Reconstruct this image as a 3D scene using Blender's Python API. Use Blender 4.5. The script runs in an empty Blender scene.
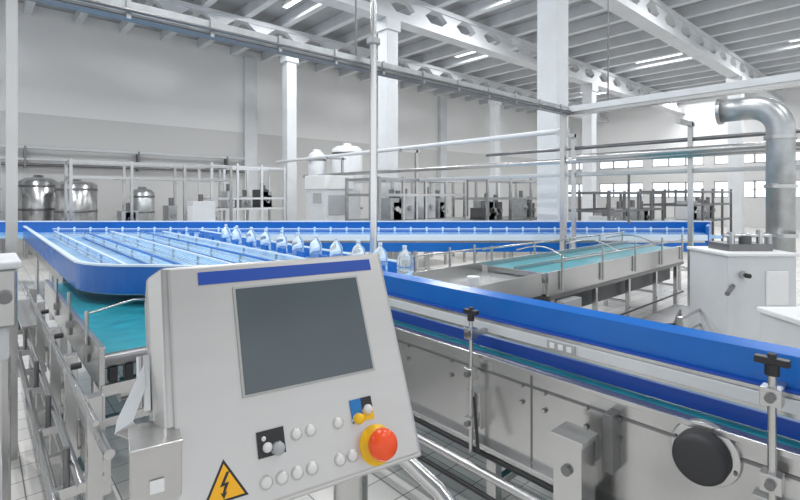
import bpy, bmesh, math, random
from mathutils import Vector, Matrix
random.seed(4)
scene = bpy.context.scene
scene.view_settings.view_transform = 'Standard'

# ------------------------------------------------------------------ materials
def mat(name, col, rough=0.5, metal=0.0, noise=0.0, nscale=8.0, trans=0.0, emit=0.0, aniso=None, ior=1.45, alpha=1.0):
    m = bpy.data.materials.new(name); m.use_nodes = True
    nt = m.node_tree; b = nt.nodes['Principled BSDF']
    b.inputs['Base Color'].default_value = (*col, 1)
    b.inputs['Roughness'].default_value = rough
    b.inputs['Metallic'].default_value = metal
    b.inputs['IOR'].default_value = ior
    b.inputs['Transmission Weight'].default_value = trans
    b.inputs['Alpha'].default_value = alpha
    if emit:
        b.inputs['Emission Color'].default_value = (*col, 1)
        b.inputs['Emission Strength'].default_value = emit
    if noise:
        tc = nt.nodes.new('ShaderNodeTexCoord'); mp = nt.nodes.new('ShaderNodeMapping')
        if aniso: mp.inputs['Scale'].default_value = aniso
        n = nt.nodes.new('ShaderNodeTexNoise'); n.inputs['Scale'].default_value = nscale
        n.inputs['Detail'].default_value = 3
        r = nt.nodes.new('ShaderNodeValToRGB')
        lo = [max(0, c*(1-noise)) for c in col]; hi = [min(1, c*(1+noise)) for c in col]
        r.color_ramp.elements[0].position = .3; r.color_ramp.elements[1].position = .7
        r.color_ramp.elements[0].color = (*lo, 1); r.color_ramp.elements[1].color = (*hi, 1)
        L = nt.links
        L.new(tc.outputs['Object'], mp.inputs['Vector']); L.new(mp.outputs[0], n.inputs['Vector'])
        L.new(n.outputs['Fac'], r.inputs['Fac']); L.new(r.outputs['Color'], b.inputs['Base Color'])
        mr = nt.nodes.new('ShaderNodeMapRange')
        mr.inputs['To Min'].default_value = max(.05, rough-.02); mr.inputs['To Max'].default_value = rough+.03
        L.new(n.outputs['Fac'], mr.inputs['Value']); L.new(mr.outputs[0], b.inputs['Roughness'])
    return m

STEEL = mat('stainless_steel', (.53,.53,.525), .24, .92, .04, 2, aniso=(1,1,2))
STEELD = mat('stainless_dark', (.20,.20,.205), .35, .8, .12, 5)
HMIST = mat('hmi_brushed_steel', (.52,.51,.50), .30, .8, .03, 6, aniso=(1,6,1))
HMIPL = mat('hmi_front_plate', (.535,.52,.51), .34, .65, .02, 5, aniso=(1,5,1))
GALV = mat('galvanised_metal', (.47,.49,.50), .34, .8, .12, 9)
CHROME = mat('polished_tube', (.75,.75,.75), .2, .9)
BLUE = mat('blue_guide_plastic', (.008,.135,.50), .25, 0, .06, 4)
BLUED = mat('blue_stripe', (.012,.065,.36), .4)
LBLUE = mat('pale_blue_bed', (.33,.58,.82), .12, 0, .15, 2)
WBLUE = mat('white_blue_plastic', (.66,.78,.90), .25, 0)
CLEAR = mat('clear_guard_panel', (.90,.96,1.0), .04, 0, trans=.92, ior=1.12)
TEAL = mat('teal_belt', (.02,.25,.31), .3, 0, .2, 10)
WHITE = mat('white_paint', (.74,.75,.75), .5, 0, .03, 3)
WHITE2 = mat('white_enamel', (.60,.62,.64), .4, 0, .05, 3)
CONC = mat('painted_concrete', (.64,.66,.68), .7, 0, .05, 2)
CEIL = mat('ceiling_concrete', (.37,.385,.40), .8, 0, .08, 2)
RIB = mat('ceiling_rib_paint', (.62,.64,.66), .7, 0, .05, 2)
BLACK = mat('black_plastic', (.02,.02,.022), .4)
RUBBER = mat('black_rubber', (.035,.035,.038), .6)
DARK = mat('dark_machinery', (.10,.105,.11), .5, .3)
SCREEN = mat('lcd_glass', (.095,.115,.128), .14, 0, .15, 1.5)
SCRFR = mat('lcd_frame', (.40,.40,.39), .4, .3)
RED = mat('estop_red', (.86,.085,.015), .28)
YEL = mat('yellow_plastic', (.85,.50,.01), .35)
WARN = mat('warning_yellow', (.86,.42,.01), .5)
BTN = mat('button_lens', (.68,.67,.66), .3)
BTNR = mat('button_ring', (.56,.55,.53), .4, .3)
BTNB = mat('button_blue', (.01,.16,.45), .35)
GLOW = mat('daylight_pane', (.90,.95,1.0), .4, 0, emit=1.3)
ADDLAMP = mat('added_lamp_glow', (1,1,1), .4, 0, emit=1.6)  # glowing face of the added ceiling fixtures
PET = mat('clear_bottle_plastic', (.90,.96,1.0), .06, 0, trans=.85, ior=1.15)
CAP = mat('bottle_cap', (.70,.80,.90), .35)
GREYM = mat('grey_plastic', (.38,.39,.40), .5)

def wall_mat(name, lowc, highc, zsplit):
    m = bpy.data.materials.new(name); m.use_nodes = True
    nt = m.node_tree; b = nt.nodes['Principled BSDF']; b.inputs['Roughness'].default_value = .75
    tc = nt.nodes.new('ShaderNodeNewGeometry'); sx = nt.nodes.new('ShaderNodeSeparateXYZ')
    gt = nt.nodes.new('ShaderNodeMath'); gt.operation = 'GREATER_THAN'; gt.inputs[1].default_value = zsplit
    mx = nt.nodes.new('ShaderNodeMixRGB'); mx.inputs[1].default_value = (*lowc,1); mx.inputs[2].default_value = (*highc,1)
    n = nt.nodes.new('ShaderNodeTexNoise'); n.inputs['Scale'].default_value = 1.2
    m2 = nt.nodes.new('ShaderNodeMixRGB'); m2.blend_type='MULTIPLY'; m2.inputs[0].default_value = .06
    L = nt.links
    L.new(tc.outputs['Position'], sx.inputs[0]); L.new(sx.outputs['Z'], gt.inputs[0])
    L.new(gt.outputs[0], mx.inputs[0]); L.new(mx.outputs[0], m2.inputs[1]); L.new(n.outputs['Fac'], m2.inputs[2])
    L.new(m2.outputs[0], b.inputs['Base Color'])
    return m
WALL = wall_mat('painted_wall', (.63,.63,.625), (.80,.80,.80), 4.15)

def tile_mat():
    m = bpy.data.materials.new('floor_tiles'); m.use_nodes = True
    nt = m.node_tree; b = nt.nodes['Principled BSDF']
    tc = nt.nodes.new('ShaderNodeTexCoord'); br = nt.nodes.new('ShaderNodeTexBrick')
    br.offset = 0.0
    br.inputs['Color1'].default_value = (.84,.81,.77,1); br.inputs['Color2'].default_value = (.72,.70,.67,1)
    br.inputs['Mortar'].default_value = (.20,.19,.18,1); br.inputs['Scale'].default_value = 1
    br.inputs['Brick Width'].default_value = .2; br.inputs['Row Height'].default_value = .2
    br.inputs['Mortar Size'].default_value = .0035; br.inputs['Mortar Smooth'].default_value = .2
    n = nt.nodes.new('ShaderNodeTexNoise'); n.inputs['Scale'].default_value = 2.5; n.inputs['Detail'].default_value = 6
    mm = nt.nodes.new('ShaderNodeMixRGB'); mm.blend_type='MULTIPLY'; mm.inputs[0].default_value=.12
    L = nt.links
    L.new(tc.outputs['Object'], br.inputs['Vector']); L.new(tc.outputs['Object'], n.inputs['Vector'])
    L.new(br.outputs['Color'], mm.inputs[1]); L.new(n.outputs['Fac'], mm.inputs[2])
    L.new(mm.outputs[0], b.inputs['Base Color']); b.inputs['Roughness'].default_value = .35
    return m
TILE = tile_mat()

# ------------------------------------------------------------------ mesh builder
class B:
    def __init__(s, name): s.name=name; s.bm=bmesh.new(); s.mats=[]
    def mi(s, m):
        if m not in s.mats: s.mats.append(m)
        return s.mats.index(m)
    def _faces(s, vs, faces, m, smooth=False):
        bv=[s.bm.verts.new(v) for v in vs]; i=s.mi(m)
        for f in faces:
            try:
                fc=s.bm.faces.new([bv[k] for k in f]); fc.material_index=i; fc.smooth=smooth
            except ValueError: pass
    def box(s, lo, hi, m):
        x0,y0,z0=[min(a,b) for a,b in zip(lo,hi)]; x1,y1,z1=[max(a,b) for a,b in zip(lo,hi)]
        vs=[(x0,y0,z0),(x1,y0,z0),(x1,y1,z0),(x0,y1,z0),(x0,y0,z1),(x1,y0,z1),(x1,y1,z1),(x0,y1,z1)]
        s._faces(vs,[(0,3,2,1),(4,5,6,7),(0,1,5,4),(1,2,6,5),(2,3,7,6),(3,0,4,7)],m); return s
    def cbox(s, c, d, m, rz=0):
        R=Matrix.Rotation(rz,3,'Z'); c=Vector(c); vs=[]
        for z in (-.5,.5):
            for x,y in ((-.5,-.5),(.5,-.5),(.5,.5),(-.5,.5)):
                vs.append(c+R@Vector((x*d[0],y*d[1],z*d[2])))
        s._faces(vs,[(0,3,2,1),(4,5,6,7),(0,1,5,4),(1,2,6,5),(2,3,7,6),(3,0,4,7)],m); return s
    def cyl(s, p0, p1, r, m, seg=16, r1=None):
        p0=Vector(p0); p1=Vector(p1); d=(p1-p0).normalized(); r1=r if r1 is None else r1
        a=d.orthogonal().normalized(); b=d.cross(a); vs=[]
        for p,rr in ((p0,r),(p1,r1)):
            for k in range(seg):
                t=2*math.pi*k/seg; vs.append(p+a*rr*math.cos(t)+b*rr*math.sin(t))
        i=s.mi(m); bv=[s.bm.verts.new(v) for v in vs]
        for k in range(seg):
            f=s.bm.faces.new([bv[k],bv[(k+1)%seg],bv[seg+(k+1)%seg],bv[seg+k]]); f.material_index=i; f.smooth=True
        for off,rev in ((0,True),(seg,False)):
            cv=[s.bm.verts.new(vs[off+k]) for k in range(seg)]
            if rev: cv.reverse()
            f=s.bm.faces.new(cv); f.material_index=i
        return s
    def tube(s, pts, r, m, seg=12):
        pts=[Vector(p) for p in pts]; rings=[]; prev=None; i=s.mi(m)
        for k,p in enumerate(pts):
            if k==0: d=pts[1]-p
            elif k==len(pts)-1: d=p-pts[k-1]
            else: d=(pts[k+1]-p).normalized()+(p-pts[k-1]).normalized()
            d.normalize()
            a=d.orthogonal() if prev is None else prev-d*prev.dot(d)
            a.normalize(); prev=a; b=d.cross(a)
            rings.append([s.bm.verts.new(p+a*r*math.cos(2*math.pi*j/seg)+b*r*math.sin(2*math.pi*j/seg)) for j in range(seg)])
        for k in range(len(rings)-1):
            for j in range(seg):
                f=s.bm.faces.new([rings[k][j],rings[k][(j+1)%seg],rings[k+1][(j+1)%seg],rings[k+1][j]]); f.material_index=i; f.smooth=True
        f=s.bm.faces.new(rings[0][::-1]); f.material_index=i
        f=s.bm.faces.new(rings[-1]); f.material_index=i
        return s
    def lathe(s, c, prof, m, seg=24, axis=None):
        c=Vector(c); Q=Matrix.Identity(3) if axis is None else Vector((0,0,1)).rotation_difference(Vector(axis)).to_matrix()
        i=s.mi(m); rings=[]
        for r,z in prof:
            rings.append([s.bm.verts.new(c+Q@Vector((max(r,.0004)*math.cos(2*math.pi*j/seg),max(r,.0004)*math.sin(2*math.pi*j/seg),z))) for j in range(seg)])
        for k in range(len(rings)-1):
            for j in range(seg):
                f=s.bm.faces.new([rings[k][j],rings[k][(j+1)%seg],rings[k+1][(j+1)%seg],rings[k+1][j]]); f.material_index=i; f.smooth=True
        return s
    def prism(s, pts, ext, m):
        pts=[Vector(p) for p in pts]; e=Vector(ext); n=len(pts)
        vs=pts+[p+e for p in pts]
        fs=[tuple(range(n))[::-1],tuple(range(n,2*n))]+[(k,(k+1)%n,n+(k+1)%n,n+k) for k in range(n)]
        s._faces(vs,fs,m); return s
    def wall(s, path, z0, z1, t, m):
        P=[Vector((p[0],p[1])) for p in path]; L=[];R=[]
        for k,p in enumerate(P):
            d1=(P[k]-P[k-1]).normalized() if k>0 else None
            d2=(P[k+1]-P[k]).normalized() if k<len(P)-1 else None
            d=(d1 or d2)+(d2 or d1); d.normalize(); n=Vector((-d.y,d.x))
            L.append(p+n*t/2); R.append(p-n*t/2)
        vs=[]
        for a,b in zip(L,R): vs+=[(a.x,a.y,z0),(b.x,b.y,z0),(b.x,b.y,z1),(a.x,a.y,z1)]
        fs=[]
        for k in range(len(P)-1):
            o=4*k
            for j in range(4): fs.append((o+j,o+4+j,o+4+(j+1)%4,o+(j+1)%4))
        o=4*(len(P)-1); fs+=[(0,1,2,3),(o+3,o+2,o+1,o)]
        s._faces(vs,fs,m); return s
    def done(s, bevel=0, matrix=None):
        bmesh.ops.recalc_face_normals(s.bm, faces=s.bm.faces)
        me=bpy.data.meshes.new(s.name); s.bm.to_mesh(me); s.bm.free()
        for m in s.mats: me.materials.append(m)
        o=bpy.data.objects.new(s.name, me); scene.collection.objects.link(o)
        if matrix is not None: o.matrix_world=matrix
        if bevel:
            md=o.modifiers.new('edge_bevel','BEVEL'); md.width=bevel; md.segments=2; md.limit_method='ANGLE'; md.angle_limit=math.radians(50)
        return o

# second plan grid: one machine row runs across the hall at ~42 deg to the building axes.
CS, SN = .748, .664
def G(lat, dep, z=None):
    x=SN*dep+CS*lat; y=CS*dep-SN*lat
    return (x,y) if z is None else (x,y,z)
DIAG = math.atan2(-SN, CS)

# ------------------------------------------------------------------ room shell
B('floor').box((-12,-8,-.1),(30,18,0),TILE).done()
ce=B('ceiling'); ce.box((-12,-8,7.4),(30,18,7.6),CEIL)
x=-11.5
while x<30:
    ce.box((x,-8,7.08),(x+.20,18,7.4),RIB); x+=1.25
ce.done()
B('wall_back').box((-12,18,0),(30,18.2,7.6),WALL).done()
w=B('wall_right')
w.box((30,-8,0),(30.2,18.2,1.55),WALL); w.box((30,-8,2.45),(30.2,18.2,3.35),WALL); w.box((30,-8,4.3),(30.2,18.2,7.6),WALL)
yy=-8
wins=[]
while yy<18:
    w.box((30,yy,1.55),(30.2,yy+.5,2.45),WALL); w.box((30,yy,3.35),(30.2,yy+.5,4.3),WALL)
    wins.append(yy+.5); yy+=3.2
w.done()
for k,y0 in enumerate(wins[:8]):
    b=B('window_%d'%(k+1)); y1=min(y0+2.7,18)
    for z0,z1 in ((1.55,2.45),(3.35,4.3)):
        b.box((30.12,y0,z0),(30.14,y1,z1),GLOW)
        b.box((30.02,y0,z0),(30.1,y1,z0+.06),GREYM); b.box((30.02,y0,z1-.06),(30.1,y1,z1),GREYM); b.box((30.02,y0,(z0+z1)/2-.02),(30.1,y1,(z0+z1)/2+.02),GREYM)
        for q in range(4):
            yc=y0+(y1-y0)*q/3; b.box((30.02,max(y0,yc-.04),z0),(30.1,min(y1,yc+.04),z1),GREYM)
    b.done()
for Y in (5.2,9.6,14.0):
    b=B('roof_beam'); t=.3
    b.box((-12,Y-t/2,6.35),(30,Y+t/2,6.55),RIB); b.box((-12,Y-t/2,6.95),(30,Y+t/2,7.08),RIB)
    b.box((-12,Y-t/2-.06,6.30),(30,Y+t/2+.06,6.38),RIB)
    x=-11.6
    while x<30:
        a,c=.46,.20
        b.prism([(x-a,Y-.09,6.55),(x+a,Y-.09,6.55),(x+c,Y-.09,6.75),(x+a,Y-.09,6.95),(x-a,Y-.09,6.95),(x-c,Y-.09,6.75)],(0,.18,0),RIB); x+=1.3
    b.done()
def column(x,y,wd,top=6.3):
    b=B('column'); b.box((x-wd/2,y-wd/2,0),(x+wd/2,y+wd/2,top),CONC)
    b.box((x-wd/2-.05,y-wd/2-.05,top-.3),(x+wd/2+.05,y+wd/2+.05,top),CONC)
    b.box((x-wd/2-.03,y-wd/2-.03,0),(x+wd/2+.03,y+wd/2+.03,.25),CONC); b.done(.01)
column(8.8,5.2,.45); column(22.3,5.2,.45)
column(8.1,9.6,.38); column(19.1,9.6,.42)
column(7.6,14,.34); column(18.5,14,.36)
for x in (8.0,19.0): B('trim_%d'%int(x)).box((x-.25,17.8,0),(x+.25,18,7.08),CONC).done()

# ------------------------------------------------------------------ overhead tray + tube frame
b=B('overhead_cable_tray')
Y,Z=3.95,3.0
b.box((-4,Y-.06,Z),(7.06,Y-.05,Z+.11),GALV); b.box((-4,Y+.05,Z),(7.06,Y+.06,Z+.11),GALV); b.box((-4,Y-.06,Z-.005),(7.06,Y+.06,Z+.005),STEELD)
x=-4
while x<7.0: b.box((x,Y-.075,Z-.02),(x+.03,Y-.06,Z+.12),GALV); x+=.6
b.cyl((-4,Y-.1,Z+.03),(7.05,Y-.1,Z+.03),.014,STEELD,8)
for x,h in ((.16,.030),(7.0,.04)): b.box((x-h,Y-h,0),(x+h,Y+h,Z),STEEL)
b.cyl((2.9,Y+.0,Z+.1),(2.9,Y,7.1),.012,STEELD,8)
b.done()
b=B('overhead_pipe_run')
X=7.16
b.box((X-.07,-6,Z-.02),(X+.07,Y+.06,Z+.1),STEEL); b.box((X-.09,-6,Z+.03),(X-.07,Y,Z+.12),WHITE2)
b.cyl((X,Y,2.75),(X,14,2.75),.045,WHITE2); b.cyl((X,-6,2.3),(X,3.8,2.3),.05,STEEL)
b.cyl((X+.4,-6,2.28),(X+.4,13,2.28),.045,STEEL); b.cyl((X+.5,-6,2.05),(X+.5,13,2.05),.035,WHITE2)
b.cyl((X+.5,-6,2.5),(X+.5,6,2.5),.03,STEELD)
for yy in (-3,2.32,4.1,8,11):
    b.box((X+.42,yy-.03,0),(X+.48,yy+.03,2.75),STEEL)
    b.box((X-.05,yy-.03,2.68),(X+.55,yy+.03,2.74),STEEL)
for yy in (3.2,6.5,9.5): b.cyl((X+.5,yy,1.25),(X+.5,yy,2.05),.02,STEELD,8)
for yy in (0,3.3): b.cyl((X,yy,Z+.1),(X,yy,7.1),.012,STEELD,8)
b.done()
b=B('chrome_pole'); px,py=2.98,3.76
b.cyl((px,py,0),(px,py,3.3),.037,CHROME,20); b.cyl((px,py,3.22),(px,py,3.27),.07,GREYM); b.cyl((px,py,3.3),(px,py,7.1),.03,STEEL,12)
b.cyl((px,py,0),(px,py,.02),.09,STEEL); b.done()

DX=6.78
b=B('bent_duct_pipe'); pts=[(DX,1.74,2.72),(DX,1.48,2.72)]
for k in range(9):
    a=math.pi/2*k/8; pts.append((DX,1.44-.28*math.sin(a),2.44+.28*math.cos(a)))
pts+= [(DX,1.16,.9)]
b.tube(pts,.135,GALV,24)
for z in (2.35,1.8,1.25): b.cyl((DX,1.16,z-.02),(DX,1.16,z+.02),.155,STEEL,24)
b.cyl((DX,1.72,2.72),(DX,1.76,2.72),.16,STEEL,24)
b.cyl((DX,1.16,0),(DX,1.16,.9),.135,GALV,24)
b.done()

# ------------------------------------------------------------------ accumulation table + foreground conveyor
arc=[]
for k in range(9):
    a=math.pi*(1-.30*k/8); arc.append((1.4+.8*math.cos(a), 4.75-.8*math.sin(a)*1.05))
guide=[(.6,10.55),(.6,8),(.6,5)]+arc[1:]+[(1.45,3.5),(1.8,3.15),(2.05,2.75),(2.05,2.2),(2.05,-1.5)]
b=B('accumulation_conveyor')
bed=[(g[0],g[1]) for g in guide]
b.prism([(x,y,.93) for x,y in bed[:-2]]+[(2.9,2.75,.93),(2.9,8.5,.93)],(0,0,.05),LBLUE)
b.wall(guide[:-3],.94,1.15,.03,BLUE)
b.wall(guide[:-3],1.15,1.165,.045,WBLUE)
for i,x in enumerate((.95,1.3,1.65,2.0,2.3)):
    y0=[4.6,4.1,3.8,3.6,3.4][i]; ye=10.6-.9*x
    b.box((x-.004,y0,.98),(x+.004,ye,1.09),CLEAR)
    b.box((x-.014,y0,1.09),(x+.014,ye,1.105),BLUE if i in (1,3) else WBLUE)
    b.box((x-.012,y0,.98),(x+.012,ye,.995),BLUE if i%2 else WBLUE)
    b.box((x-.008,y0,1.03),(x+.008,ye,1.045),WBLUE)
    yy=y0+.3
    while yy<ye: b.box((x-.012,yy,.98),(x+.012,yy+.02,1.09),STEEL); yy+=.8
b.box((2.88,3.3,.9),(2.91,8.5,1.08),BLUE); b.box((2.875,3.3,1.08),(2.915,8.5,1.095),WBLUE)
b.box((2.5,3.0,.98),(2.52,8.7,1.05),WBLUE)
y=3.0
while y<8.6: b.box((2.47,y,1.05),(2.50,y+.14,1.12),BLUE); y+=.42
for x,y in ((.75,6.2),(.75,8),(.75,10.2),(2.8,5),(2.8,8),(1.8,3.9)):
    b.cyl((x,y,0),(x,y,.93),.03,STEEL)
b.box((.62,5.7,.8),(.68,10.4,.93),STEEL); b.box((2.8,3.2,.8),(2.86,8.4,.93),STEEL)
b.done()

b=B('bottling_line_conveyor')
Y0,Y1=-1.5,3.1
b.box((1.93,Y0,.44),(1.945,Y1,.875),STEEL)
b.box((1.905,Y0,.87),(1.96,Y1,.89),STEEL)
b.box((1.89,Y0,.42),(1.97,Y1,.45),STEEL)
b.box((1.96,Y0,.84),(2.88,Y1,.885),TEAL)
b.box((1.925,Y0,.8),(1.93,Y1,.812),STEELD)
b.box((2.88,Y0,.46),(2.9,Y1,.9),STEEL)
b.box((2.02,Y0,1.055),(2.045,Y1-.35,1.165),BLUE)
b.prism([(2.02,Y0,1.165),(2.045,Y0,1.165),(2.075,Y0,1.18),(2.06,Y0,1.185)],(0,Y1-Y0-.35,0),BLUE)
b.box((2.0,Y0,.965),(2.03,Y1,1.05),STEEL)
b.box((1.985,Y0,.985),(2.0,Y1,1.03),WHITE2)
b.box((2.02,Y0,.89),(2.04,Y1-.4,.95),BLUED)
b.box((1.994,Y0,1.047),(2.022,Y1,1.056),BLUED)
for y in (2.35,1.25,.05,-1.0):
    b.box((1.926,y-.004,.455),(1.93,y+.004,.86),STEELD)
for y in (2.1,1.75,1.3,1.18,.98,.84,.2,-.2):
    for z in (.80,.72):
        b.cyl((1.93,y,z),(1.921,y,z),.011,STEELD,10); b.cyl((1.921,y,z),(1.917,y,z),.007,STEEL,8)
b.box((1.978,1.06,.987),(1.985,1.2,1.028),GREYM)
for k in range(3): b.box((1.974,1.075+k*.042,.995),(1.978,1.1+k*.042,1.02),WHITE)
b.cyl((1.82,Y0,.36),(1.82,Y1,.36),.022,STEEL); b.cyl((1.80,Y0,.27),(1.80,Y1,.27),.012,BLACK,10)
b.cyl((1.9,Y0,.40),(1.9,Y1,.40),.015,RUBBER,10)
for y in (2.7,1.5,.2,-1.1):
    b.box((1.95,y-.03,0),(2.0,y+.03,.44),STEEL); b.box((2.82,y-.03,0),(2.88,y+.03,.46),STEEL)
    b.box((1.97,y-.02,.2),(2.85,y+.02,.24),STEEL); b.cyl((1.975,y,0),(1.975,y,.03),.06,BLACK)
def clamp(y,zt,zb,sc=1):
    b.cyl((1.865,y,zb),(1.865,y,zt-.05),.012*sc,STEEL)
    b.cyl((1.865,y,zt-.055),(1.865,y,zt-.02),.020*sc,BLACK); b.box((1.85,y-.045*sc,zt-.022),(1.88,y+.045*sc,zt),BLACK)
    b.cyl((1.865,y,zt),(1.865,y,zt+.012),.012,RUBBER)
    for z in (zt-.12,.80,.55):
        b.box((1.84,y-.028*sc,z-.028),(1.89,y+.028*sc,z+.028),STEEL); b.cyl((1.84,y,z),(1.825,y,z),.014,STEELD,10)
    b.box((1.88,y-.012,zt-.14),(2.02,y+.012,zt-.115),STEEL)
    b.box((1.885,y-.05*sc,.52),(1.93,y+.05*sc,.70),STEEL)
clamp(1.56,1.12,.40,.9); clamp(.34,1.19,.50,1.0); clamp(-.8,1.15,.45)
b.cyl((1.84,1.52,.70),(1.80,1.46,.46),.008,BLACK,8)
c=(1.93,.54,.79)
b.lathe(c,[(0.0,.022),(.108,.02),(.112,.0)],STEEL,32,axis=(-1,0,0))
b.lathe(c,[(0,.10),(.066,.099),(.080,.09),(.086,.07),(.086,.02)],RUBBER,32,axis=(-1,0,0))
for k in range(4):
    a=k*math.pi/2+.3; q=Vector((1.908,.54+.099*math.cos(a),.79+.099*math.sin(a))); b.cyl(q,q+Vector((-.006,0,0)),.006,STEELD,8)
b.box((1.90,.26,.62),(1.93,.40,.72),STEEL)
b.box((1.73,.90,.30),(1.84,1.02,.74),STEEL); b.box((1.72,.89,.73),(1.85,1.03,.75),STEEL)
b.box((1.84,.93,.5),(1.93,1.0,.6),STEEL); b.cyl((1.73,.96,.62),(1.715,.96,.62),.02,STEELD)
b.box((1.76,.93,0),(1.8,.99,.3),STEEL)
b.box((1.86,.84,.60),(1.93,.88,.83),STEELD)
b.cyl((1.80,.5,.36),(1.80,.9,.36),.03,STEEL)
b.done(.0025)

b=B('plastic_water_bottles')
y=2.97; k=0
while y<7.2:
    x=2.70+random.uniform(-.02,.02)
    b.lathe((x,y,.981),[(0,0),(.055,0),(.065,.015),(.066,.08),(.060,.09),(.066,.10),(.066,.17),(.058,.21),(.03,.245),(.019,.26),(.019,.275)],PET,20)
    b.cyl((x,y,.98+.272),(x,y,.98+.295),.019,CAP,14)
    y+=.32+.02*k if k<5 else .42; k+=1
b.done()

b=B('steel_transfer_deck')
b.box((2.93,2.62,.80),(4.20,3.35,.85),STEEL); b.box((2.93,2.60,.70),(4.20,2.62,.92),STEEL); b.box((2.93,3.35,.72),(4.20,3.37,.95),STEEL)
for x in (3.1,4.05):
    for y in (2.68,3.28): b.cyl((x,y,0),(x,y,.8),.025,STEEL)
for x in (3.2,3.7,4.1): b.cyl((x,3.38,.8),(x,3.38,1.15),.014,STEEL,10)
b.cyl((3.1,3.38,1.1),(4.2,3.38,1.1),.010,STEEL,8)
b.cyl((3.5,2.9,.85),(3.5,2.9,.93),.06,WHITE2)
b.done(.003)

# ------------------------------------------------------------------ far diagonal conveyor
b=B('long_blue_conveyor')
def gw(l0,l1,d,z0,z1,t,m): b.wall([G(l0,d),G(l1,d)],z0,z1,t,m)
gw(-12,6.0,9.2,.93,1.18,.05,BLUE); gw(-12,6.0,9.19,1.18,1.2,.08,WBLUE)
gw(-12,5.7,8.8,.93,.98,.80,LBLUE)
gw(-6.5,5.4,8.36,.90,1.0,.05,WBLUE); gw(-6.5,5.4,8.38,.70,.86,.05,BLUE); gw(-6.5,5.4,8.4,.86,.9,.06,STEEL)
gw(-6.5,5.5,8.9,.98,1.06,.01,CLEAR); gw(-6.5,5.5,8.9,1.06,1.075,.03,WBLUE)
gw(-6.5,5.5,8.6,.98,1.03,.01,CLEAR); gw(-6.5,5.5,8.6,1.03,1.04,.02,BLUE)
b.wall([G(5.4,8.35),G(6.0,9.2)],.7,1.15,.05,BLUE)
l=-6.4
while l<5.3:
    b.cyl(G(l,8.9,.98),G(l,8.9,1.10),.018,WBLUE,8); l+=.3  # pale stubs stand in for reflections of the bottles
for l in (-5,-3,-1,.5,2,3.5,5,5.3):
    b.cyl(G(l,8.5,0),G(l,8.5,.9),.03,STEEL); b.cyl(G(l,9.1,0),G(l,9.1,.93),.03,STEEL)
    b.cyl(G(l,8.5,.35),G(l,9.1,.35),.02,STEEL)
gw(-6.5,5.3,8.5,.34,.38,.04,STEEL)
b.done()

# ------------------------------------------------------------------ teal cross conveyor
b=B('teal_transfer_conveyor')
x0,x1,ya,yb=4.32,8.1,2.60,3.4
b.box((x0,ya,.86),(x1,yb,.89),TEAL)
b.box((x0-.05,ya-.03,.68),(x1,ya,.92),STEEL); b.box((x0-.05,yb,.70),(x1,yb+.03,.94),STEEL)
b.box((x0-.06,ya,.70),(x0-.03,yb,.91),STEEL); b.cyl((x0-.02,ya,.87),(x0-.02,yb,.87),.03,STEELD)
b.box((x0,ya+.4,.89),(x1,ya+.42,.93),STEEL)
b.box((x0-.03,ya-.04,.64),(x1,ya-.02,.68),STEELD)
for x in (4.5,5.4,6.3,7.2,8.0):
    b.box((x-.025,ya+.02,0),(x+.025,ya+.07,.7),STEEL); b.box((x-.025,yb-.07,0),(x+.025,yb-.02,.7),STEEL)
    b.box((x-.015,ya+.05,.3),(x+.015,yb-.05,.33),STEEL)
    b.cyl((x,ya-.05,.72),(x,ya-.05,1.10),.013,STEEL,10); b.cyl((x,yb+.05,.72),(x,yb+.05,1.10),.014,STEEL,10)
b.cyl((x0,ya-.05,1.02),(x1,ya-.05,1.02),.009,STEEL,8); b.cyl((x0,yb+.05,1.08),(x1,yb+.05,1.08),.012,STEEL,8)
for x in (4.6,5.8,7.0):
    pts=[(x+.4*math.sin(t*math.pi/2/6),ya-.05+(yb-ya+.1)*t/6,1.02+.08*math.sin(math.pi*t/6)) for t in range(7)]
    b.tube(pts,.009,STEEL,8)
b.box((x0+.1,ya-.12,.45),(x0+.45,ya-.02,.62),GREYM)
b.box((x0+.2,ya+.12,.40),(x1-.1,yb-.12,.62),DARK)
b.cyl((x0,ya-.03,.22),(x1,ya-.03,.22),.012,BLACK,8)
b.done(.003)
b=B('lower_steel_platform')
b.box((4.6,1.45,.30),(6.5,2.15,.34),STEELD)
for x in (4.65,5.55,6.45):
    for y in (1.5,2.1): b.box((x-.02,y-.02,0),(x+.02,y+.02,.62 if y<2 else .30),STEEL)
b.cyl((4.65,1.5,.60),(6.45,1.5,.60),.014,STEEL,8); b.cyl((4.65,1.5,.46),(6.45,1.5,.46),.010,STEEL,8)
b.tube([(4.8,1.9,.34),(4.9,1.9,.42),(5.4,1.8,.36),(5.9,1.9,.40),(6.2,2.0,.34)],.012,BLACK,8)
b.done()

# ------------------------------------------------------------------ white control cabinet at right
b=B('white_machine_cabinet'); rz=DIAG
L0,D0=3.18,4.45
cx,cy=G(L0,D0)
b.cbox((cx,cy,.68),(.60,.55,.96),WHITE2,rz); b.cbox((cx,cy,1.175),(.64,.59,.03),WHITE,rz)
for l in (-.24,.24):
    for d in (-.22,.22): b.cyl(G(L0+l,D0+d,0),G(L0+l,D0+d,.2),.03,STEEL)
b.cyl(G(L0-.17,D0-.27,1.0),G(L0-.17,D0-.33,1.0),.035,STEEL); b.cyl(G(L0-.17,D0-.33,1.0),G(L0-.17,D0-.36,1.0),.02,BLACK)
b.cyl(G(L0-.25,D0-.27,.9),G(L0-.37,D0-.37,.85),.02,STEELD,10)
b.cbox(G(L0+.13,D0-.28,.88),(.2,.015,.3),WHITE,rz)
b.cbox(G(L0,D0,1.22),(.4,.3,.07),STEELD,rz); b.cyl(G(L0-.15,D0-.1,1.25),G(L0-.15,D0-.1,1.36),.03,STEEL); b.cyl(G(L0-.02,D0-.1,1.25),G(L0-.02,D0-.1,1.32),.05,DARK)
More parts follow.
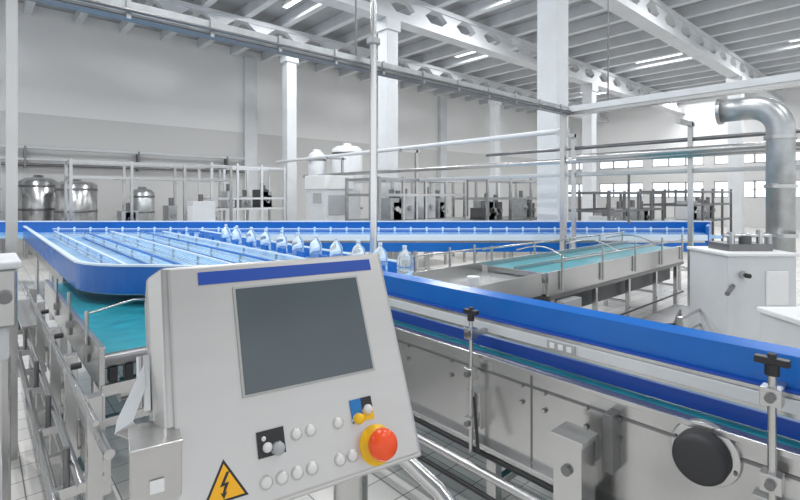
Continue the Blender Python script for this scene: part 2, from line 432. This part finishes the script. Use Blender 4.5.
b.cyl(G(L0-.22,D0-.1,1.33),G(L0+.2,D0-.1,1.33),.018,STEEL); b.cyl(G(L0+.11,D0-.1,1.25),G(L0+.11,D0-.1,1.38),.025,STEEL); b.cyl(G(L0+.23,D0-.05,1.19),G(L0+.23,D0-.05,1.34),.03,GALV)
b.done(.01)
b=B('white_motor_housing'); cx,cy=G(2.85,3.2)
b.cbox((cx,cy,.50),(.55,.4,.72),WHITE2,rz); b.cbox((cx,cy,.88),(.58,.43,.04),WHITE,rz)
for l in (-.2,.2): b.cyl(G(2.85+l,3.2,0),G(2.85+l,3.2,.14),.04,DARK)
b.cyl(G(2.65,3.1,.96),G(2.85,3.1,.96),.02,STEEL); b.cyl(G(2.7,3.1,.9),G(2.7,3.1,.97),.03,BLACK)
b.done(.01)

# ------------------------------------------------------------------ left side conveyor
b=B('infeed_conveyor')
xa,xb,y0,y1=.50,1.12,2.95,5.6
b.box((xa,y0,.82),(xb,y1,.85),TEAL)
b.box((xa-.03,y0-.05,.68),(xa,y1,.90),STEEL); b.box((xb,y0-.05,.68),(xb+.03,y1,.90),STEEL)
b.cyl((xa,y0,.81),(xb,y0,.81),.04,STEELD)
for k in range(8):
    b.box((xa+.02+k*.075,y0-.04,.70),(xa+.06+k*.075,y0+.02,.78),BLACK)
b.box((xa-.02,y0-.06,.64),(xb+.02,y0-.03,.70),STEEL)
for x in (xa,xb):
    for y in (3.1,4.6):
        b.box((x-.03,y-.03,0),(x+.03,y+.03,.68),STEEL)
    b.box((x-.02,3.1,.28),(x+.02,4.6,.33),STEEL)
b.box((xa,3.08,.4),(xb,3.13,.45),STEEL)
b.cyl((.8,3.2,.55),(1.05,3.2,.55),.09,DARK); b.cyl((.62,3.2,.55),(.8,3.2,.55),.07,STEEL)
b.tube([(xa+.02,y0+.6,.95),(xa+.3,y0+.75,.97),(xa+.55,y0+.9,.92),(xa+.60,y1-.3,.90)],.009,STEEL,8)
for y in (3.2,3.9,4.6): b.cyl((xa-.04,y,.75),(xa-.04,y,1.04),.012,STEEL,10); b.box((xa-.06,y-.02,.8),(xa-.02,y+.02,.85),STEEL)
b.done(.003)
b=B('steel_guide_frame')
for x,z,r in ((.20,.62,.018),(.26,.72,.014),(.34,.80,.018),(.30,.48,.014),(.30,.92,.010)):
    b.cyl((x,1.9,z),(x,5.4,z),r,STEEL,12)
for y in (2.1,2.7,3.3,4.15,4.8):
    b.box((.30,y-.025,0),(.35,y+.025,.95),STEEL); b.box((.20,y-.015,.46),(.36,y+.015,.50),STEEL); b.box((.20,y-.015,.60),(.36,y+.015,.64),STEEL)
    b.cyl((.24,y,.6),(.24,y,.78),.012,STEELD,8)
b.box((.36,2.2,.50),(.40,4.6,.64),STEEL); b.box((.40,2.6,.15),(.44,4.6,.20),STEEL)
b.box((.22,4.15,.78),(.34,5.2,.80),STEEL)
for y in (2.5,3.1,3.8): b.cyl((.30,y,.95),(.34,y,.95),.014,BLACK)
for y in (2.4,2.8): b.cyl((.36,y,.3),(.45,y+.05,.3),.02,STEEL,10)
b.done(.003)
b=B('drive_housing')
b.box((-.22,3.15,1.02),(.15,3.6,1.32),STEEL); b.box((-.24,3.13,1.32),(.17,3.62,1.36),WHITE2)
b.cyl((.0,3.3,1.36),(.0,3.3,1.40),.05,STEEL); b.cyl((.10,3.15,1.18),(.10,3.10,1.18),.03,STEELD)
b.box((-.18,3.2,.84),(.12,3.5,1.02),WHITE2)
b.box((-.1,3.25,0),(-.04,3.35,.86),STEEL); b.box((.08,3.25,0),(.13,3.35,.86),STEEL)
b.done(.012)
b=B('white_side_panel'); b.box((-.15,2.2,.12),(.06,2.9,.80),WHITE2); b.box((-.12,2.25,0),(-.08,2.3,.12),STEEL); b.box((0,2.8,0),(.04,2.85,.12),STEEL); b.box((.06,2.25,.2),(.065,2.85,.72),WHITE); b.done(.01)
b=B('floor_drain_channel'); b.cbox(G(-1.35,2.05,.015),(1.1,.14,.03),STEEL,DIAG+.35); b.cbox(G(-1.35,2.05,.035),(1.1,.02,.02),STEELD,DIAG+.35); b.done()

# ------------------------------------------------------------------ operator panel (HMI)
psi=math.radians(31); th=math.radians(25)
def V(l,d,z): return Vector((SN*d+CS*l, CS*d-SN*l, z))
r=V(math.cos(psi),math.sin(psi),0); up=V(-math.sin(psi)*math.sin(th),math.cos(psi)*math.sin(th),math.cos(th)); n=r.cross(up)
C=V(-.242,1.115,1.300)
M=Matrix(((r.x,up.x,n.x,C.x),(r.y,up.y,n.y,C.y),(r.z,up.z,n.z,C.z),(0,0,0,1)))
W,H=.55,.51
hmi=bpy.data.objects.new('operator_control_panel',None); scene.collection.objects.link(hmi)
def child(bb,bev=0,matrix=M):
    o=bb.done(bev,matrix); o.parent=hmi; return o
def fx(u): return (u-.5)*W
def fy(v): return (.5-v)*H
b=B('enclosure')
def loft(f,bk,m):
    b._faces(f+bk,[(3,2,1,0),(4,5,6,7)]+[(k,(k+1)%4,4+(k+1)%4,4+k) for k in range(4)],m)
f=[(-W/2-.004,H/2+.006,0),(W/2+.004,H/2+.006,0),(W/2+.004,-H/2-.01,0),(-W/2-.004,-H/2-.01,0)]
g=[(-W/2-.030,H/2-.002,-.045),(W/2+.014,H/2-.002,-.045),(W/2+.014,-H/2-.005,-.03),(-W/2-.020,-H/2-.005,-.03)]
h=[(-W/2-.030,H/2-.04,-.15),(W/2+.014,H/2-.04,-.15),(W/2+.014,-H/2+.06,-.18),(-W/2-.020,-H/2+.06,-.18)]
loft(f,g,HMIST); loft(g,h,HMIST)
child(b,.005)
b=B('front_plate'); b.box((-W/2+.010,-H/2,0),(W/2-.004,H/2,.010),HMIPL); child(b,.005)
b=B('blue_header_stripe'); b.box((fx(.13),fy(.088),.010),(fx(.93),fy(.03),.0125),BLUED); child(b)
b=B('touch_screen')
b.box((fx(.262),fy(.592),.010),(fx(.848),fy(.112),.0135),SCRFR); b.box((fx(.273),fy(.582),.0135),(fx(.838),fy(.123),.015),SCREEN); child(b,.001)
b=B('push_buttons')
def disc(u,v,rr,h,m,m2=None):
    p=Vector((fx(u),fy(v),.010))
    if m2: b.lathe(p,[(0,.004),(rr*1.15,.004),(rr*1.2,0)],m2,24)
    b.lathe(p,[(0,h),(rr*.8,h),(rr,h*.6),(rr,.0)],m,24)
for u in (.455,.515,.635): disc(u,.78,.0105,.005,BTN,BTNR)
for u in (.32,.38,.44,.50,.62,.675): disc(u,.925,.0115,.005,BTN,BTNR)
b.box((fx(.30),fy(.835),.010),(fx(.405),fy(.735),.014),BLACK)
disc(.335,.80,.010,.014,BTN); disc(.375,.815,.013,.020,GREYM,BTN); disc(.325,.765,.005,.007,BTN)
b.box((fx(.70),fy(.80),.010),(fx(.80),fy(.70),.014),BTNB); b.box((fx(.75),fy(.75),.010),(fx(.80),fy(.70),.0145),BLACK); b.box((fx(.75),fy(.80),.010),(fx(.80),fy(.75),.0145),YEL)
disc(.725,.785,.012,.020,YEL,BTN); disc(.775,.755,.011,.014,BTN)
child(b)
b=B('emergency_stop')
p=Vector((fx(.79),fy(.91),.010))
b.lathe(p,[(0,.006),(.042,.006),(.044,0)],YEL,32); b.cyl(p,p+Vector((0,0,.025)),.020,YEL)
b.lathe(p,[(.018,.022),(.033,.026),(.035,.034),(.032,.046),(.018,.052),(0,.054)],RED,32)
child(b)
b=B('voltage_warning_sign')
cu,cv=.175,.885
def tri(R,z0,z1,m):
    q=[(fx(cu)+R*math.cos(a),fy(cv)-.006+R*math.sin(a),z0) for a in (math.pi/2,math.pi/2+2.0944,math.pi/2+4.1888)]
    b.prism(q,(0,0,z1-z0),m)
tri(.050,.010,.0108,BLACK); tri(.041,.0108,.0114,WARN)
o=Vector((fx(cu),fy(cv)-.006,.0114))
bolt=[(.004,.026),(-.010,.002),(-.001,.003),(-.006,-.010),(-.010,-.008),(-.004,-.020),(.003,-.008),(-.001,-.009),(.008,.008),(-.001,.007),(.010,.026)]
b.prism([o+Vector((x,y,0)) for x,y in bolt],(0,0,.0006),BLACK)
child(b)
I=Matrix.Identity(4)
rz=math.atan2(r.y,r.x)
b=B('junction_box')
jc=V(-.480,.93,1.12)
b.cbox(jc,(.085,.11,.22),HMIST,rz); b.cbox(jc+Vector((0,0,.112)),(.09,.115,.006),HMIST,rz)
q=jc-V(-math.sin(psi),math.cos(psi),0)*.058; b.cbox(q+Vector((0,0,.04)),(.025,.003,.025),WHITE,rz)
child(b,.004,I)
b=B('pedestal')
pc=V(-.13,1.25,0)
b.cyl(pc,pc+Vector((0,0,1.10)),.045,STEEL,24); b.cyl(pc,pc+Vector((0,0,.02)),.16,STEEL,32); b.cbox(pc+Vector((0,0,1.10)),(.2,.14,.1),HMIST,rz)
b.tube([V(-.09,1.27,1.03),V(.0,1.30,.99),V(.10,1.24,.93),V(.28,1.10,.76),V(.32,1.08,.70),V(.32,1.08,.02)],.021,STEEL,16)
b.cyl(V(.32,1.08,0),V(.32,1.08,.02),.06,STEEL)
child(b,0,I)
b=B('side_latch')
xl=-W/2-.030; zc=-.07
b.box((xl-.010,-.03,zc-.035),(xl+.004,.085,zc+.02),STEEL)
b.cyl((xl-.014,.085,zc),(xl-.014,-.02,zc),.008,STEEL,12)
b.prism([(xl-.008,.065,zc+.02),(xl-.004,.02,zc+.02),(xl-.030,-.045,zc+.03),(xl-.062,-.060,zc+.03),(xl-.058,-.035,zc+.025)],(0,0,.004),WHITE2)
b.prism([(xl-.062,-.060,zc+.03),(xl-.030,-.045,zc+.03),(xl-.012,-.060,zc+.02),(xl-.030,-.080,zc+.02)],(0,0,.004),STEEL)
b.prism([(xl-.062,-.060,zc+.03),(xl-.058,-.035,zc+.025),(xl-.058,-.035,zc-.01),(xl-.062,-.060,zc-.01)],(.003,0,0),STEEL)
child(b,.0015)

# ------------------------------------------------------------------ background equipment
def tank(l,d,rr,zt,m,legs=.4,name='storage_tank'):
    b=B(name); c=G(l,d,0)
    b.lathe(c,[(0,legs),(rr*.6,legs+.02),(rr,legs+.15),(rr,zt-.12),(rr*.7,zt-.03),(.12,zt),(.12,zt+.06),(0,zt+.06)],m,32)
    for z in (legs+.3,(zt+legs)/2,zt-.25): b.lathe(c,[(rr,z-.03),(rr+.015,z-.02),(rr+.015,z+.02),(rr,z+.03)],STEELD,32)
    for k in range(4):
        a=k*math.pi/2+.5; q=Vector((c[0]+rr*.8*math.cos(a),c[1]+rr*.8*math.sin(a),0)); b.cyl(q,q+Vector((0,0,legs+.2)),.04,STEEL)
    b.done()
tank(-9.0,13.2,.5,2.1,STEEL); tank(-10.2,13.4,.45,2.2,STEEL); tank(-10.9,12.2,.5,2.1,WHITE2)
tank(-8.3,15.3,.35,1.9,GALV)
tank(-1.6,14.4,.46,3.2,WHITE2,1.0); tank(-2.5,14.3,.26,3.0,WHITE2,1.0)

def frame(name,l,d,w,dp,h,levels,m=STEEL,posts=4,items=0):
    b=B(name)
    cx,cy=G(l,d)
    for i in range(posts):
        x=cx-w/2+w*i/(posts-1)
        for y in (cy-dp/2,cy+dp/2): b.box((x-.03,y-.03,0),(x+.03,y+.03,h),m)
    for z in levels:
        for y in (cy-dp/2,cy+dp/2): b.box((cx-w/2,y-.025,z-.03),(cx+w/2,y+.025,z+.03),m)
        for x in (cx-w/2,cx+w/2): b.box((x-.02,cy-dp/2,z-.03),(x+.02,cy+dp/2,z+.03),m)
    for k in range(items):
        x=cx-w/2+.3+random.random()*(w-.7); hh=random.uniform(.5,1.0)
        mm=random.choice([STEEL,DARK,WHITE2,GREYM,GALV,GREYM]); z0=levels[0]+.03
        ww=random.uniform(.15,.4)
        b.box((x,cy-.25,z0),(x+ww,cy+.25,z0+hh*.6),mm)
        b.cyl((x+ww/2,cy-.1,z0+hh*.6),(x+ww/2,cy-.1,z0+hh*.6+.2),.06,STEELD)
        b.cyl((x+ww/2,cy-.25,z0+hh*.3),(x+ww/2,cy-.32,z0+hh*.3),.06,STEEL)
    b.box((cx-w/2,cy-dp/2,levels[0]-.03),(cx+w/2,cy+dp/2,levels[0]+.03),STEELD)
    b.done()
frame('pipe_rack',-6.2,12.0,3.6,.8,2.5,(.9,2.1,2.45),STEEL,4,6)
frame('pipe_rack',-11.1,10.5,3.4,.8,2.5,(.9,1.9,2.45),STEEL,5,6)
frame('filling_machine_frame',.2,11.6,2.8,1.2,2.1,(1.1,1.7,2.05),STEEL,5,8)
frame('filling_machine_frame',3.0,13.8,3.0,1.2,2.2,(1.0,1.6,2.1),STEEL,4,7)
frame('packing_machine_frame',5.9,13.0,3.4,1.2,1.8,(.8,1.3,1.75),STEELD,5,9)
frame('packing_machine_frame',9.4,15.5,4.0,1.4,1.9,(.9,1.4,1.8),STEELD,5,9)
frame('equipment_platform',-4.7,14.2,2.2,1.0,2.6,(1.3,1.6,2.5),WHITE2,4,5)
b=B('white_labelling_machine'); cx,cy=G(-1.75,12.5)
b.box((cx-.55,cy-.45,.15),(cx+.55,cy+.45,1.85),WHITE2); b.box((cx-.58,cy-.48,1.85),(cx+.3,cy+.48,2.2),WHITE); b.box((cx-.45,cy-.47,1.2),(cx+.1,cy-.45,1.7),GREYM)
b.box((cx-.57,cy-.3,1.5),(cx-.55,cy+.1,1.75),GREYM)
for x in (-.45,.45):
    for y in (-.35,.35): b.box((cx+x-.05,cy+y-.05,0),(cx+x+.05,cy+y+.05,.15),DARK)
b.done(.02)
b=B('white_switch_cabinet'); cx,cy=G(-4.6,11.0)
b.box((cx-.25,cy-.2,.1),(cx+.25,cy+.2,1.55),WHITE2); b.box((cx-.27,cy-.22,0),(cx+.27,cy+.22,.1),DARK); b.box((cx-.26,cy-.21,.2),(cx-.25,cy+.15,1.45),WHITE); b.box((cx-.27,cy+.08,.8),(cx-.26,cy+.11,.95),BLACK); b.done(.01)
b=B('wall_pipe_run')
for z in (2.6,2.75,3.1): b.cyl((-12,17.75,z),(7.7,17.75,z),.045,STEELD if z<2.7 else WHITE2)
for k in range(7): b.box((-11+k*3,17.7,2.5),(-10.95+k*3,18,3.15),STEELD)
b.done()

# ceiling fixtures added as light source, tucked up between the ribs
def bay(i): return -11.5+1.25*i+.725
for (i,y) in ((10,2.5),(13,1.2),(12,7.4),(8,6.8),(17,7.4),(19,2.6),(20,11.8),(25,7.4),(14,11.8),(28,11.8),(8,11.8),(26,2.6),(5,4),(11,-3),(15,-3),(31,9)):
    x=bay(i)
    b=B('added_ceiling_light'); b.box((x-.1,y-.9,7.20),(x+.1,y+.9,7.28),WHITE); b.box((x-.07,y-.85,7.18),(x+.07,y+.85,7.20),ADDLAMP)
    for q in (-.6,.6): b.cyl((x,y+q,7.28),(x,y+q,7.4),.008,STEELD,6)
    o=b.done()
    l=bpy.data.lights.new('added_fill_lamp','AREA'); l.shape='RECTANGLE'; l.size=.14; l.size_y=1.7; l.energy=205 if y>6 or i>18 else 115; l.color=(.98,.99,1)  # area lamp added to brighten the hall
    lo=bpy.data.objects.new('added_fill_lamp',l); scene.collection.objects.link(lo); lo.location=(x,y,7.17); lo.parent=o

wd=bpy.data.worlds.new('daylight'); scene.world=wd; wd.use_nodes=True
wd.node_tree.nodes['Background'].inputs[0].default_value=(.93,.97,1,1); wd.node_tree.nodes['Background'].inputs[1].default_value=1.15

# ------------------------------------------------------------------ camera
cam=bpy.data.cameras.new('camera'); co=bpy.data.objects.new('camera',cam); scene.collection.objects.link(co)
co.location=(0,0,1.7); co.rotation_euler=(math.radians(90),0,-math.atan2(SN,CS))
cam.sensor_width=36; cam.lens=475/800*36; cam.shift_y=-55/800; cam.clip_start=.05
scene.camera=co
